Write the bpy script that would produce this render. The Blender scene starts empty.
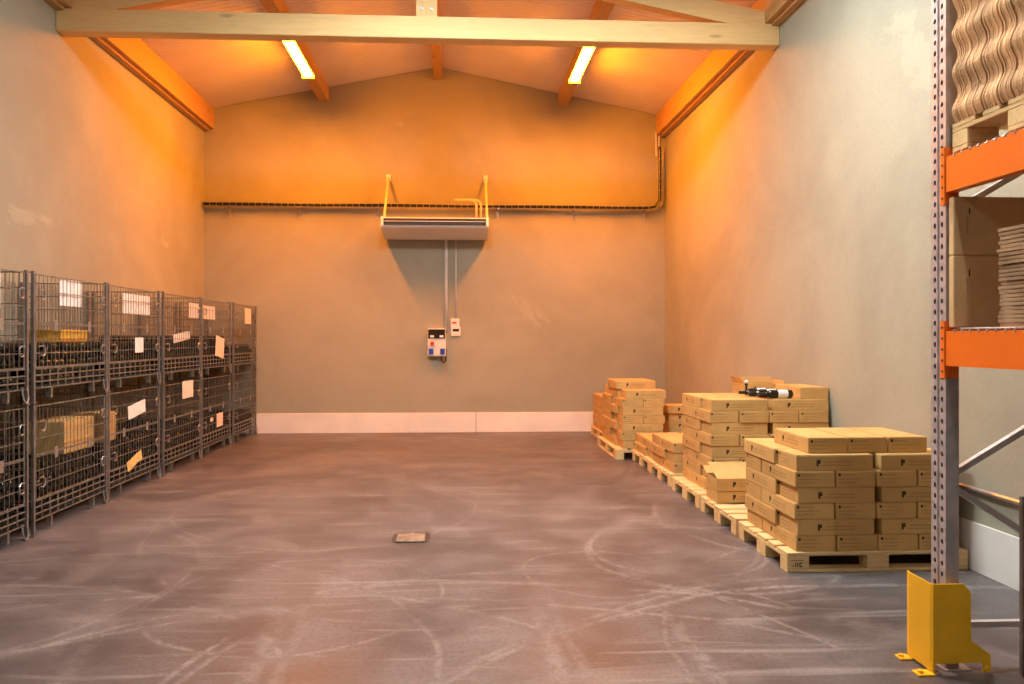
import bpy, bmesh, math, random
from mathutils import Vector, Matrix
random.seed(7)
sc = bpy.context.scene
C = sc.collection
PI = math.pi

# ------------------------------------------------------------------ camera, world, exposure
cam_d = bpy.data.cameras.new('camera')
cam_d.sensor_width = 36.0
cam_d.lens = 715.0 / 1024.0 * 36.0
cam_d.shift_x = 18.0 / 1024.0
cam_d.shift_y = -4.0 / 1024.0
cam_d.clip_start = 0.05
cam = bpy.data.objects.new('camera', cam_d)
C.objects.link(cam)
cam.location = (0, 0, 1.506)
cam.rotation_euler = (PI / 2, 0, -math.atan(35.0 / 715.0))
sc.camera = cam

world = bpy.data.worlds.new('world')
sc.world = world
world.use_nodes = True
world.node_tree.nodes['Background'].inputs[0].default_value = (0.9, 0.97, 1.0, 1)
world.node_tree.nodes['Background'].inputs[1].default_value = 0.10

sc.view_settings.view_transform = 'Standard'
sc.view_settings.look = 'None'
sc.view_settings.exposure = 1.0
sc.view_settings.gamma = 1.0
sc.view_settings.use_curve_mapping = False
sc.cycles.use_denoising = True

ORANGE_POWER = 230.0        # the two yellow tubes at the far end
WHITE_POWER = 200.0        # white tube under the ridge, nearer than the truss
WHITE_POWER_RIGHT = 110.0   # white tube on the right purlin
WHITE_FILL_BACK = 40.0  # added fill tubes behind the camera, out of view

# room measures (metres)
XL, XR, YB, YF = -4.0, 3.34, 11.45, -9.0
XC = (XL + XR) / 2
APEX, SLOPE = 5.83, 0.2


def roof(x):
    return APEX - SLOPE * abs(x - XC)


# ------------------------------------------------------------------ node helpers
def new_mat(name):
    m = bpy.data.materials.new(name)
    m.use_nodes = True
    nt = m.node_tree
    return m, nt, nt.nodes['Principled BSDF']


def N(nt, typ, **kw):
    n = nt.nodes.new(typ)
    for k, v in kw.items():
        setattr(n, k, v)
    return n


def setin(nt, sock, v):
    if hasattr(v, 'is_linked') or isinstance(v, bpy.types.NodeSocket):
        nt.links.new(v, sock)
    else:
        sock.default_value = v


def math_(nt, op, a, b=None, clamp=False):
    n = N(nt, 'ShaderNodeMath', operation=op, use_clamp=clamp)
    setin(nt, n.inputs[0], a)
    if b is not None:
        setin(nt, n.inputs[1], b)
    return n.outputs[0]


def mix(nt, fac, a, b, blend='MIX'):
    n = N(nt, 'ShaderNodeMix', data_type='RGBA', blend_type=blend)
    setin(nt, n.inputs[0], fac)
    setin(nt, n.inputs[6], a)
    setin(nt, n.inputs[7], b)
    return n.outputs[2]


def ramp(nt, fac, lo, hi, a=0.0, b=1.0):
    n = N(nt, 'ShaderNodeMapRange', interpolation_type='SMOOTHSTEP')
    setin(nt, n.inputs[0], fac)
    n.inputs[1].default_value = lo
    n.inputs[2].default_value = hi
    n.inputs[3].default_value = a
    n.inputs[4].default_value = b
    return n.outputs[0]


def coords(nt, kind='Object', scale=(1, 1, 1), rot=(0, 0, 0), loc=(0, 0, 0)):
    t = N(nt, 'ShaderNodeTexCoord')
    mp = N(nt, 'ShaderNodeMapping')
    mp.inputs['Scale'].default_value = scale
    mp.inputs['Rotation'].default_value = rot
    mp.inputs['Location'].default_value = loc
    nt.links.new(t.outputs[kind], mp.inputs[0])
    return mp.outputs[0]


def world_pos(nt, scale=(1, 1, 1), rot=(0, 0, 0), loc=(0, 0, 0)):
    g = N(nt, 'ShaderNodeNewGeometry')
    mp = N(nt, 'ShaderNodeMapping')
    mp.inputs['Scale'].default_value = scale
    mp.inputs['Rotation'].default_value = rot
    mp.inputs['Location'].default_value = loc
    nt.links.new(g.outputs['Position'], mp.inputs[0])
    return mp.outputs[0]


def noise(nt, vec, scale, detail=3.0, rough=0.5, dist=0.0):
    n = N(nt, 'ShaderNodeTexNoise')
    nt.links.new(vec, n.inputs['Vector'])
    n.inputs['Scale'].default_value = scale
    n.inputs['Detail'].default_value = detail
    n.inputs['Roughness'].default_value = rough
    n.inputs['Distortion'].default_value = dist
    return n.outputs['Fac']


def bump(nt, bsdf, height, strength=0.3, dist=0.01):
    b = N(nt, 'ShaderNodeBump')
    b.inputs['Strength'].default_value = strength
    b.inputs['Distance'].default_value = dist
    nt.links.new(height, b.inputs['Height'])
    nt.links.new(b.outputs[0], bsdf.inputs['Normal'])


def rgba(c):
    return (c[0], c[1], c[2], 1.0)


def simple(name, col, rough=0.5, metal=0.0, var=0.12, scale=6.0, bmp=0.0, spec=None):
    m, nt, b = new_mat(name)
    v = coords(nt)
    f = noise(nt, v, scale, 3)
    dark = tuple(c * (1 - var) for c in col)
    light = tuple(min(1, c * (1 + var)) for c in col)
    nt.links.new(mix(nt, ramp(nt, f, 0.3, 0.7), rgba(dark), rgba(light)), b.inputs['Base Color'])
    b.inputs['Roughness'].default_value = rough
    b.inputs['Metallic'].default_value = metal
    if spec is not None:
        b.inputs['Specular IOR Level'].default_value = spec
    if bmp:
        bump(nt, b, noise(nt, v, scale * 12, 2), bmp, 0.004)
    return m


def emissive(name, col, power):
    m, nt, b = new_mat(name)
    b.inputs['Base Color'].default_value = (0.8, 0.8, 0.8, 1)
    b.inputs['Emission Color'].default_value = rgba(col)
    b.inputs['Emission Strength'].default_value = power
    return m


# ------------------------------------------------------------------ materials
def plaster(name, base):
    m, nt, b = new_mat(name)
    v = world_pos(nt)
    big = noise(nt, v, 0.55, 4, 0.6, 0.6)
    mid = noise(nt, v, 2.3, 5, 0.65)
    fine = noise(nt, v, 60, 3, 0.7)
    dark = tuple(c * 0.89 for c in base)
    light = tuple(min(1, c * 1.08) for c in base)
    c1 = mix(nt, ramp(nt, big, 0.32, 0.68), rgba(dark), rgba(light))
    c2 = mix(nt, math_(nt, 'MULTIPLY', ramp(nt, mid, 0.42, 0.75), 0.22), c1, rgba(tuple(min(1, c * 1.2) for c in base)))
    # pale trowel patches
    pv = world_pos(nt, (1, 0.8, 1.0), (0.5, 0, 0), (1.7, 0.4, 0.2))
    pn = noise(nt, pv, 0.75, 5, 0.62, 0.4)
    c3 = mix(nt, math_(nt, 'MULTIPLY', ramp(nt, pn, 0.66, 0.70), 0.30), c2, rgba(tuple(min(1, c * 1.45) for c in base)))
    fm = mix(nt, math_(nt, 'MULTIPLY', ramp(nt, fine, 0.35, 0.65), 0.16), c3, rgba(tuple(c * 0.6 for c in base)))
    nt.links.new(fm, b.inputs['Base Color'])
    b.inputs['Roughness'].default_value = 0.9
    b.inputs['Specular IOR Level'].default_value = 0.15
    h = math_(nt, 'ADD', math_(nt, 'MULTIPLY', mid, 2.0), math_(nt, 'MULTIPLY', fine, 0.5))
    bump(nt, b, h, 0.35, 0.008)
    return m


def wood(name, base, axis='X', knots=True, rough=0.6, contrast=0.25, ws=False):
    m, nt, b = new_mat(name)
    sc_ = {'X': (0.6, 9, 9), 'Y': (9, 0.6, 9), 'Z': (9, 9, 0.6)}[axis]
    v = world_pos(nt, sc_) if ws else coords(nt, 'Object', sc_)
    g1 = noise(nt, v, 1.6, 5, 0.6, 0.8)
    g2 = noise(nt, v, 7.0, 3, 0.6)
    dark = tuple(c * (1 - contrast * 1.6) for c in base)
    light = tuple(min(1, c * (1 + contrast * 0.5)) for c in base)
    c = mix(nt, ramp(nt, g1, 0.3, 0.7), rgba(light), rgba(base))
    c = mix(nt, math_(nt, 'MULTIPLY', ramp(nt, g2, 0.5, 0.75), 0.5), c, rgba(dark))
    if knots:
        kv = {'X': (1.1, 4, 4), 'Y': (4, 1.1, 4), 'Z': (4, 4, 1.1)}[axis]
        k = N(nt, 'ShaderNodeTexVoronoi')
        nt.links.new(world_pos(nt, kv) if ws else coords(nt, 'Object', kv), k.inputs['Vector'])
        k.inputs['Scale'].default_value = 1.0
        c = mix(nt, ramp(nt, k.outputs['Distance'], 0.03, 0.11, 0.55, 0.0), c, rgba(tuple(x * 0.4 for x in base)))
    nt.links.new(c, b.inputs['Base Color'])
    b.inputs['Roughness'].default_value = rough
    b.inputs['Specular IOR Level'].default_value = 0.3
    bump(nt, b, g2, 0.15, 0.004)
    return m


def rect(nt, u, v, u0, u1, v0, v1):
    a = math_(nt, 'MULTIPLY', math_(nt, 'GREATER_THAN', u, u0), math_(nt, 'LESS_THAN', u, u1))
    b = math_(nt, 'MULTIPLY', math_(nt, 'GREATER_THAN', v, v0), math_(nt, 'LESS_THAN', v, v1))
    return math_(nt, 'MULTIPLY', a, b)


def cardboard(name, base, marks=(), lines=(), freq=120.0):
    m, nt, b = new_mat(name)
    oi = N(nt, 'ShaderNodeObjectInfo')
    v = coords(nt, 'Object', (1, 1, 1))
    off = N(nt, 'ShaderNodeVectorMath', operation='ADD')
    nt.links.new(v, off.inputs[0])
    nt.links.new(oi.outputs['Location'], off.inputs[1])
    f = noise(nt, off.outputs[0], 5.0, 4, 0.6)
    fib = noise(nt, off.outputs[0], 90.0, 2)
    c = mix(nt, ramp(nt, f, 0.3, 0.7), rgba(tuple(x * 0.9 for x in base)), rgba(tuple(x * 1.08 for x in base)))
    # each carton a little lighter or darker than the next
    c = mix(nt, math_(nt, 'MULTIPLY', oi.outputs['Random'], 0.28), c, rgba((base[0] * 0.72, base[1] * 0.68, base[2] * 0.62)))
    c = mix(nt, math_(nt, 'MULTIPLY', ramp(nt, fib, 0.4, 0.7), 0.12), c, rgba(tuple(x * 0.7 for x in base)))
    if marks or lines:
        t = N(nt, 'ShaderNodeTexCoord')
        s = N(nt, 'ShaderNodeSeparateXYZ')
        nt.links.new(t.outputs['UV'], s.inputs[0])
        u, w = s.outputs[0], s.outputs[1]
        tot = None
        for r in lines:
            q = rect(nt, u, w, *r)
            tot = q if tot is None else math_(nt, 'MAXIMUM', tot, q)
        if tot is not None:
            nz = N(nt, 'ShaderNodeTexNoise')
            mp = N(nt, 'ShaderNodeMapping')
            mp.inputs['Scale'].default_value = (freq, 14, 1)
            nt.links.new(t.outputs['UV'], mp.inputs[0])
            nt.links.new(mp.outputs[0], nz.inputs['Vector'])
            nz.inputs['Scale'].default_value = 1.0
            tot = math_(nt, 'MULTIPLY', tot, ramp(nt, nz.outputs['Fac'], 0.38, 0.52))
            c = mix(nt, math_(nt, 'MULTIPLY', tot, 0.55), c, rgba(tuple(x * 0.35 for x in base)))
        tot = None
        for r in marks:
            q = rect(nt, u, w, *r)
            tot = q if tot is None else math_(nt, 'MAXIMUM', tot, q)
        if tot is not None:
            c = mix(nt, math_(nt, 'MULTIPLY', tot, 0.92), c, (0.012, 0.010, 0.009, 1))
    nt.links.new(c, b.inputs['Base Color'])
    b.inputs['Roughness'].default_value = 0.75
    b.inputs['Specular IOR Level'].default_value = 0.25
    return m


def concrete_floor():
    m, nt, b = new_mat('floor_concrete')
    g = N(nt, 'ShaderNodeNewGeometry')
    P = g.outputs['Position']
    v = world_pos(nt)
    big = noise(nt, v, 0.45, 4, 0.6, 0.5)
    mid = noise(nt, v, 2.2, 6, 0.65, 0.3)
    fine = noise(nt, v, 38.0, 4, 0.7)
    c = mix(nt, ramp(nt, big, 0.3, 0.7), (0.072, 0.059, 0.061, 1), (0.145, 0.123, 0.126, 1))
    c = mix(nt, math_(nt, 'MULTIPLY', ramp(nt, mid, 0.40, 0.72), 0.38), c, (0.240, 0.212, 0.214, 1))
    c = mix(nt, math_(nt, 'MULTIPLY', ramp(nt, fine, 0.42, 0.72), 0.45), c, (0.045, 0.036, 0.034, 1))
    scuff = None
    # wheel scuffs: long thin bands in several directions, broken up
    for ang, sx, sy, lo, hi, amt, off in ((0.15, 1.4, 15.0, 0.60, 0.78, 0.16, 0.0), (1.35, 0.6, 8.0, 0.58, 0.74, 0.34, 5.0),
                                          (-0.5, 0.9, 11.0, 0.60, 0.74, 0.28, 9.0), (0.75, 0.9, 10.0, 0.60, 0.74, 0.26, 14.0), (0.4, 1.6, 2.4, 0.50, 0.78, 0.17, 21.0)):
        sv = world_pos(nt, (sx, sy, 1), (0, 0, ang), (off, off * 0.7, 0))
        q = ramp(nt, noise(nt, sv, 1.0, 3, 0.55, 0.9), lo, hi, 0, amt)
        scuff = q if scuff is None else math_(nt, 'MAXIMUM', scuff, q)
    # curved tyre tracks left by turning pallet trucks
    brk = ramp(nt, noise(nt, v, 1.1, 4, 0.7), 0.36, 0.58)
    brk2 = ramp(nt, noise(nt, v, 14.0, 3, 0.7), 0.30, 0.60)
    brk = math_(nt, 'MULTIPLY', brk, brk2)
    dv = N(nt, 'ShaderNodeVectorMath', operation='ADD')
    wob = N(nt, 'ShaderNodeTexNoise')
    nt.links.new(v, wob.inputs['Vector'])
    wob.inputs['Scale'].default_value = 0.6
    sca = N(nt, 'ShaderNodeVectorMath', operation='SCALE')
    sca.inputs['Scale'].default_value = 0.35
    nt.links.new(wob.outputs['Color'], sca.inputs[0])
    nt.links.new(P, dv.inputs[0])
    nt.links.new(sca.outputs[0], dv.inputs[1])
    arcs = [(0.3, 3.0, 1.6, 0.012, .8), (0.5, 2.9, 1.75, 0.012, .6), (-2.6, 2.6, 1.9, 0.014, .8), (-2.3, 2.9, 2.25, 0.012, .7),
            (1.55, 5.1, 0.62, 0.012, .8), (1.75, 5.0, 0.85, 0.014, .7), (2.7, 5.9, 1.05, 0.02, .8), (-1.1, 6.5, 1.3, 0.012, .6),
            (1.0, 7.8, 1.5, 0.014, .6), (-1.4, 1.3, 3.0, 0.016, .9), (2.4, 1.2, 3.1, 0.016, .9), (2.7, 1.0, 3.5, 0.016, .6),
            (0.9, 4.6, 0.45, 0.01, .7), (-0.9, 4.2, 0.8, 0.01, .7), (0.0, 6.1, 2.4, 0.012, .5), (-3.0, 4.6, 1.3, 0.012, .6),
            (0.1, 1.0, 3.4, 0.018, .8), (-0.2, 0.2, 3.9, 0.014, .7), (3.2, 3.2, 2.2, 0.012, .6), (-1.9, 8.2, 1.8, 0.014, .5)]
    for cx, cy, r, w, amt in arcs:
        d = N(nt, 'ShaderNodeVectorMath', operation='DISTANCE')
        nt.links.new(dv.outputs[0], d.inputs[0])
        d.inputs[1].default_value = (cx + 0.17, cy + 0.17, 0.17)
        q = math_(nt, 'ABSOLUTE', math_(nt, 'SUBTRACT', d.outputs['Value'], r))
        q = math_(nt, 'MULTIPLY', ramp(nt, q, w * 0.3, w * 2.2, amt * 0.46, 0.0), brk)
        scuff = math_(nt, 'MAXIMUM', scuff, q)
    # straight soft tyre tracks running lengthwise in front
    sx_ = N(nt, 'ShaderNodeSeparateXYZ')
    nt.links.new(dv.outputs[0], sx_.inputs[0])
    for tx, k_, w, amt in ((0.50, 0.02, 0.05, 0.30), (0.64, 0.03, 0.03, 0.22), (0.98, -0.04, 0.05, 0.30), (-0.75, 0.06, 0.05, 0.26), (-0.55, 0.08, 0.03, 0.22), (-1.4, 0.1, 0.05, 0.16)):
        q = math_(nt, 'ABSOLUTE', math_(nt, 'SUBTRACT', math_(nt, 'ADD', sx_.outputs[0], math_(nt, 'MULTIPLY', sx_.outputs[1], k_)), tx + 0.17))
        q = math_(nt, 'MULTIPLY', ramp(nt, q, w * 0.2, w * 1.6, amt, 0.0), ramp(nt, sx_.outputs[1], 3.4, 4.6, 1.0, 0.0))
        scuff = math_(nt, 'MAXIMUM', scuff, math_(nt, 'MULTIPLY', q, brk2))
    gr = ramp(nt, noise(nt, v, 70.0, 3, 0.75), 0.30, 0.62)
    scuff = math_(nt, 'MULTIPLY', scuff, math_(nt, 'ADD', math_(nt, 'MULTIPLY', gr, 0.6), 0.4))
    c = mix(nt, scuff, c, (0.46, 0.43, 0.42, 1))
    nt.links.new(c, b.inputs['Base Color'])
    rr = math_(nt, 'ADD', ramp(nt, mid, 0.3, 0.7, 0.34, 0.52), math_(nt, 'MULTIPLY', scuff, 0.2))
    nt.links.new(rr, b.inputs['Roughness'])
    b.inputs['Specular IOR Level'].default_value = 0.45
    bump(nt, b, math_(nt, 'ADD', fine, math_(nt, 'MULTIPLY', mid, 0.6)), 0.12, 0.004)
    return m


M = {}
M['wall'] = plaster('wall_plaster', (0.365, 0.352, 0.280))
M['floor'] = concrete_floor()
M['ceiling'] = simple('ceiling_sheet', (0.66, 0.60, 0.60), 0.55, 0.0, 0.06, 1.5)
M['plinth'] = simple('plinth_white', (0.80, 0.77, 0.75), 0.6, 0, 0.05, 2.0)
M['beam_x'] = wood('spruce_beam_across', (0.76, 0.52, 0.24), 'X', contrast=0.16, ws=True)
M['beam_y'] = wood('spruce_beam_along', (0.47, 0.28, 0.115), 'Y', contrast=0.2, ws=True)
M['beam_z'] = wood('spruce_post', (0.76, 0.52, 0.24), 'Z', contrast=0.16, ws=True)
M['pallet_x'] = wood('pallet_wood_across', (0.66, 0.48, 0.235), 'X', rough=0.7, knots=False)
M['pallet_y'] = wood('pallet_wood_along', (0.66, 0.48, 0.235), 'Y', rough=0.7, knots=False)
CB = (0.60, 0.375, 0.14)
M['card'] = cardboard('cardboard_plain', CB)
M['card_long'] = cardboard('cardboard_long_print', CB, marks=[(0.262, 0.290, 0.30, 0.72), (0.288, 0.315, 0.46, 0.72)],
                           lines=[(0.37, 0.74, 0.52, 0.62), (0.33, 0.74, 0.32, 0.41)])
M['card_short'] = cardboard('cardboard_short_print', CB, marks=[(0.06, 0.12, 0.70, 0.88)],
                            lines=[(0.15, 0.50, 0.74, 0.82), (0.08, 0.62, 0.48, 0.55), (0.08, 0.50, 0.26, 0.33)], freq=60)
M['card_big'] = cardboard('cardboard_big', (0.68, 0.45, 0.23), marks=[(0.33, 0.36, 0.70, 0.80)], lines=[(0.28, 0.32, 0.35, 0.68)], freq=20)
M['fibre'] = simple('moulded_fibre', (0.66, 0.40, 0.20), 0.85, 0, 0.22, 9.0, 0.2)
M['sheet'] = simple('grey_card_sheet', (0.30, 0.19, 0.10), 0.85, 0, 0.25, 8.0)
M['cage_steel'] = simple('cage_steel', (0.22, 0.20, 0.19), 0.45, 0.5, 0.2, 12.0)
M['wire'] = simple('galvanised_wire', (0.26, 0.24, 0.215), 0.38, 0.6, 0.25, 20.0)
M['galv'] = simple('galvanised_steel', (0.42, 0.40, 0.40), 0.38, 0.75, 0.12, 9.0)
M['brace_steel'] = simple('bright_brace_steel', (0.62, 0.62, 0.64), 0.35, 0.35, 0.08, 9.0)
M['galv_dark'] = simple('dull_steel', (0.48, 0.44, 0.45), 0.45, 0.4, 0.15, 12.0)
M['rack_orange'] = simple('orange_enamel', (0.86, 0.17, 0.012), 0.38, 0, 0.04, 4.0)
M['guard'] = simple('yellow_enamel', (0.87, 0.47, 0.012), 0.42, 0, 0.06, 6.0)
M['glass'] = simple('dark_bottle_glass', (0.010, 0.011, 0.009), 0.06, 0, 0.3, 6.0)
M['capsule'] = simple('black_capsule', (0.015, 0.012, 0.014), 0.35, 0, 0.1, 10.0)
M['paper'] = simple('white_paper', (0.80, 0.77, 0.76), 0.8, 0, 0.06, 14.0)
M['paper_pink'] = simple('pinkish_paper', (0.82, 0.68, 0.60), 0.8, 0, 0.06, 14.0)
M['paper_yellow'] = simple('yellow_paper', (0.78, 0.56, 0.20), 0.8, 0, 0.25, 60.0)
M['crate_yellow'] = simple('yellow_plastic', (0.80, 0.42, 0.05), 0.5, 0, 0.06, 6.0)
M['ac'] = simple('ac_white', (0.78, 0.77, 0.75), 0.4, 0, 0.03, 3.0)
M['black'] = simple('black_plastic', (0.012, 0.012, 0.013), 0.5, 0, 0.1, 6.0)
M['cable'] = simple('black_cable', (0.018, 0.016, 0.015), 0.55, 0, 0.2, 12.0)
M['box_white'] = simple('box_white', (0.74, 0.73, 0.71), 0.45, 0, 0.04, 5.0)
M['smoke'] = simple('smoked_window', (0.025, 0.022, 0.02), 0.15, 0, 0.1, 5.0)
M['red'] = simple('red_knob', (0.55, 0.05, 0.02), 0.4, 0, 0.1, 5.0)
M['blue'] = simple('blue_socket', (0.02, 0.07, 0.50), 0.4, 0, 0.1, 5.0)
M['pvc'] = simple('grey_conduit', (0.62, 0.62, 0.62), 0.45, 0, 0.05, 5.0)
M['copper'] = simple('insulated_pipe', (0.70, 0.58, 0.34), 0.6, 0, 0.1, 5.0)
M['drain_frame'] = simple('drain_frame_dark', (0.06, 0.05, 0.045), 0.5, 0.3, 0.25, 20.0)
M['drain_plate'] = simple('drain_plate_bronze', (0.27, 0.205, 0.155), 0.55, 0.2, 0.3, 18.0)
M['housing'] = simple('lamp_housing', (0.6, 0.6, 0.58), 0.5, 0, 0.05, 5.0)
M['tube_orange'] = emissive('tube_yellow_light', (1.0, 0.255, 0.002), ORANGE_POWER)
M['tube_white'] = emissive('tube_white_light', (0.97, 1.0, 0.94), WHITE_POWER)
M['tube_white_right'] = emissive('tube_white_light_right', (0.97, 1.0, 0.94), WHITE_POWER_RIGHT)
M['fill_white_back'] = emissive('fill_white_light_back', (0.97, 1.0, 0.94), WHITE_FILL_BACK)


# ------------------------------------------------------------------ mesh helpers
class MB:
    def __init__(s):
        s.v, s.f, s.m, s.uv = [], [], [], {}

    def add(s, vs, fs, mi=0):
        o = len(s.v)
        s.v += [tuple(p) for p in vs]
        for f in fs:
            s.f.append(tuple(i + o for i in f))
            s.m.append(mi)
        return s

    def box(s, x0, x1, y0, y1, z0, z1, mi=0):
        return s.add([(x0, y0, z0), (x1, y0, z0), (x1, y1, z0), (x0, y1, z0), (x0, y0, z1), (x1, y0, z1), (x1, y1, z1), (x0, y1, z1)],
                     [(0, 3, 2, 1), (4, 5, 6, 7), (0, 1, 5, 4), (1, 2, 6, 5), (2, 3, 7, 6), (3, 0, 4, 7)], mi)

    def cbox(s, x0, x1, y0, y1, z0, z1, c, mi=0):
        """box with chamfered edges"""
        bm = bmesh.new()
        bmesh.ops.create_cube(bm, size=1.0)
        for q in bm.verts:
            q.co = Vector(((x0 + x1) / 2 + q.co.x * (x1 - x0), (y0 + y1) / 2 + q.co.y * (y1 - y0), (z0 + z1) / 2 + q.co.z * (z1 - z0)))
        bmesh.ops.bevel(bm, geom=list(bm.edges), offset=c, segments=1, affect='EDGES')
        bm.verts.index_update()
        s.add([q.co[:] for q in bm.verts], [[q.index for q in f.verts] for f in bm.faces], mi)
        bm.free()
        return s

    def tube(s, p0, p1, r, n=6, mi=0, cap=True, r1=None):
        p0, p1 = Vector(p0), Vector(p1)
        d = (p1 - p0).normalized()
        a = d.orthogonal().normalized() if abs(d.z) < 0.99 else Vector((1, 0, 0))
        if abs(d.z) < 0.99:
            a = d.cross(Vector((0, 0, 1))).normalized()
        b = d.cross(a)
        r1 = r if r1 is None else r1
        vs = []
        for p, rr in ((p0, r), (p1, r1)):
            for i in range(n):
                t = 2 * PI * (i + 0.5) / n
                vs.append(p + a * (rr * math.cos(t)) + b * (rr * math.sin(t)))
        fs = [(i, (i + 1) % n, n + (i + 1) % n, n + i) for i in range(n)]
        if cap:
            fs += [tuple(range(n - 1, -1, -1)), tuple(range(n, 2 * n))]
        return s.add(vs, fs, mi)

    def path(s, pts, r, n=6, mi=0):
        pts = [Vector(p) for p in pts]
        vs, fs = [], []
        prev = None
        for k, p in enumerate(pts):
            d = (pts[min(k + 1, len(pts) - 1)] - pts[max(k - 1, 0)]).normalized()
            if prev is None:
                a = d.cross(Vector((0, 0, 1)))
                if a.length < 0.05:
                    a = Vector((1, 0, 0))
            else:
                a = prev - d * prev.dot(d)
            a.normalize()
            prev = a
            b = d.cross(a)
            for i in range(n):
                t = 2 * PI * i / n
                vs.append(p + a * (r * math.cos(t)) + b * (r * math.sin(t)))
        for k in range(len(pts) - 1):
            for i in range(n):
                fs.append((k * n + i, k * n + (i + 1) % n, (k + 1) * n + (i + 1) % n, (k + 1) * n + i))
        fs += [tuple(range(n - 1, -1, -1)), tuple(range(len(vs) - n, len(vs)))]
        return s.add(vs, fs, mi)

    def lathe(s, prof, axis='Z', n=12, mi=0, org=(0, 0, 0)):
        """prof: list of (radius, height); closed with fans at r==0"""
        vs, fs = [], []
        rings = []
        for r, h_ in prof:
            if r < 1e-6:
                rings.append([len(vs)])
                vs.append((0, 0, h_))
            else:
                rings.append(list(range(len(vs), len(vs) + n)))
                vs += [(r * math.cos(2 * PI * i / n), r * math.sin(2 * PI * i / n), h_) for i in range(n)]
        for a, b in zip(rings, rings[1:]):
            for i in range(n):
                j = (i + 1) % n
                if len(a) == 1 and len(b) > 1:
                    fs.append((a[0], b[j], b[i]))
                elif len(b) == 1 and len(a) > 1:
                    fs.append((a[i], a[j], b[0]))
                elif len(a) > 1:
                    fs.append((a[i], a[j], b[j], b[i]))
        if axis == 'X':
            vs = [(z, x, y) for x, y, z in vs]
        elif axis == 'Y':
            vs = [(y, z, x) for x, y, z in vs]
        vs = [(a + org[0], b + org[1], c + org[2]) for a, b, c in vs]
        return s.add(vs, fs, mi)

    def prism(s, poly, d0, d1, plane='XZ', mi=0):
        """extrude a polygon along the remaining axis"""
        n = len(poly)
        mk = {'XZ': lambda a, b, d: (a, d, b), 'YZ': lambda a, b, d: (d, a, b), 'XY': lambda a, b, d: (a, b, d)}[plane]
        vs = [mk(a, b, d0) for a, b in poly] + [mk(a, b, d1) for a, b in poly]
        fs = [tuple(range(n)), tuple(range(2 * n - 1, n - 1, -1))]
        fs += [(i, i + n, (i + 1) % n + n, (i + 1) % n) for i in range(n)]
        return s.add(vs, fs, mi)

    def mesh(s, name, mats, smooth=False):
        me = bpy.data.meshes.new(name)
        me.from_pydata(s.v, [], s.f)
        for m in (mats if isinstance(mats, (list, tuple)) else [mats]):
            me.materials.append(m)
        me.polygons.foreach_set('material_index', s.m)
        bm = bmesh.new()
        bm.from_mesh(me)
        bmesh.ops.recalc_face_normals(bm, faces=bm.faces)
        bm.to_mesh(me)
        bm.free()
        if smooth:
            me.polygons.foreach_set('use_smooth', [True] * len(me.polygons))
        me.update()
        return me

    def obj(s, name, mats, parent=None, smooth=False, loc=None):
        return ob(name, s.mesh(name, mats, smooth), parent, loc)


def ob(name, me, parent=None, loc=None, rot=None):
    o = bpy.data.objects.new(name, me)
    C.objects.link(o)
    if parent is not None:
        o.parent = parent
    if loc is not None:
        o.location = loc
    if rot is not None:
        o.rotation_euler = rot
    return o


def tag(o, label, cat, group=None):
    o['label'] = label
    o['category'] = cat
    if group:
        o['group'] = group
    return o


def thing(name, label, cat, loc=(0, 0, 0), group=None, rotz=0.0):
    o = bpy.data.objects.new(name, None)
    o.empty_display_size = 0.1
    C.objects.link(o)
    o.location = loc
    o.rotation_euler = (0, 0, rotz)
    return tag(o, label, cat, group)


def struct(o):
    o['kind'] = 'structure'
    return o


# ------------------------------------------------------------------ room shell
T = 0.2
struct(MB().box(XL - T, XR + T, YF - T, YB + T, -T, 0).obj('floor', M['floor']))
struct(MB().box(XL - T, XL, YF, YB + T, 0, 5.3).obj('wall_left', M['wall']))
struct(MB().box(XR, XR + T, YF, YB + T, 0, 5.3).obj('wall_right', M['wall']))
gable = [(XL - T, 0), (XR + T, 0), (XR + T, roof(XR + T)), (XC, APEX), (XL - T, roof(XL - T))]
struct(MB().prism(gable, YB, YB + T).obj('wall_back', M['wall']))
struct(MB().prism(gable, YF - T, YF).obj('wall_front', M['wall']))

# corrugated lining of the roof: ribs run down the slope
mb = MB()
ys = []
y = YF - T
pitch = 0.083
while y < YB + T:
    ys += [(y, 0.0), (y + 0.052, 0.0), (y + 0.058, 0.004), (y + 0.077, 0.004)]
    y += pitch
ys.append((YB + T, 0.0))
vs, fs = [], []
for yy, dz in ys:
    for x in (XL - T, XC, XR + T):
        vs.append((x, yy, roof(x) + dz))
for k in range(len(ys) - 1):
    for j in (0, 1):
        a = k * 3 + j
        fs.append((a, a + 1, a + 4, a + 3))
mb.add(vs, fs)
# outer skin closing the roof
mb.add([(XL - T, YF - T, roof(XL - T) + .1), (XC, YF - T, APEX + .1), (XR + T, YF - T, roof(XR + T) + .1),
        (XL - T, YB + T, roof(XL - T) + .1), (XC, YB + T, APEX + .1), (XR + T, YB + T, roof(XR + T) + .1)],
       [(0, 1, 4, 3), (1, 2, 5, 4)])
me = bpy.data.meshes.new('ceiling')
me.from_pydata(mb.v, [], mb.f)
me.materials.append(M['ceiling'])
struct(ob('ceiling', me))

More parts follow.
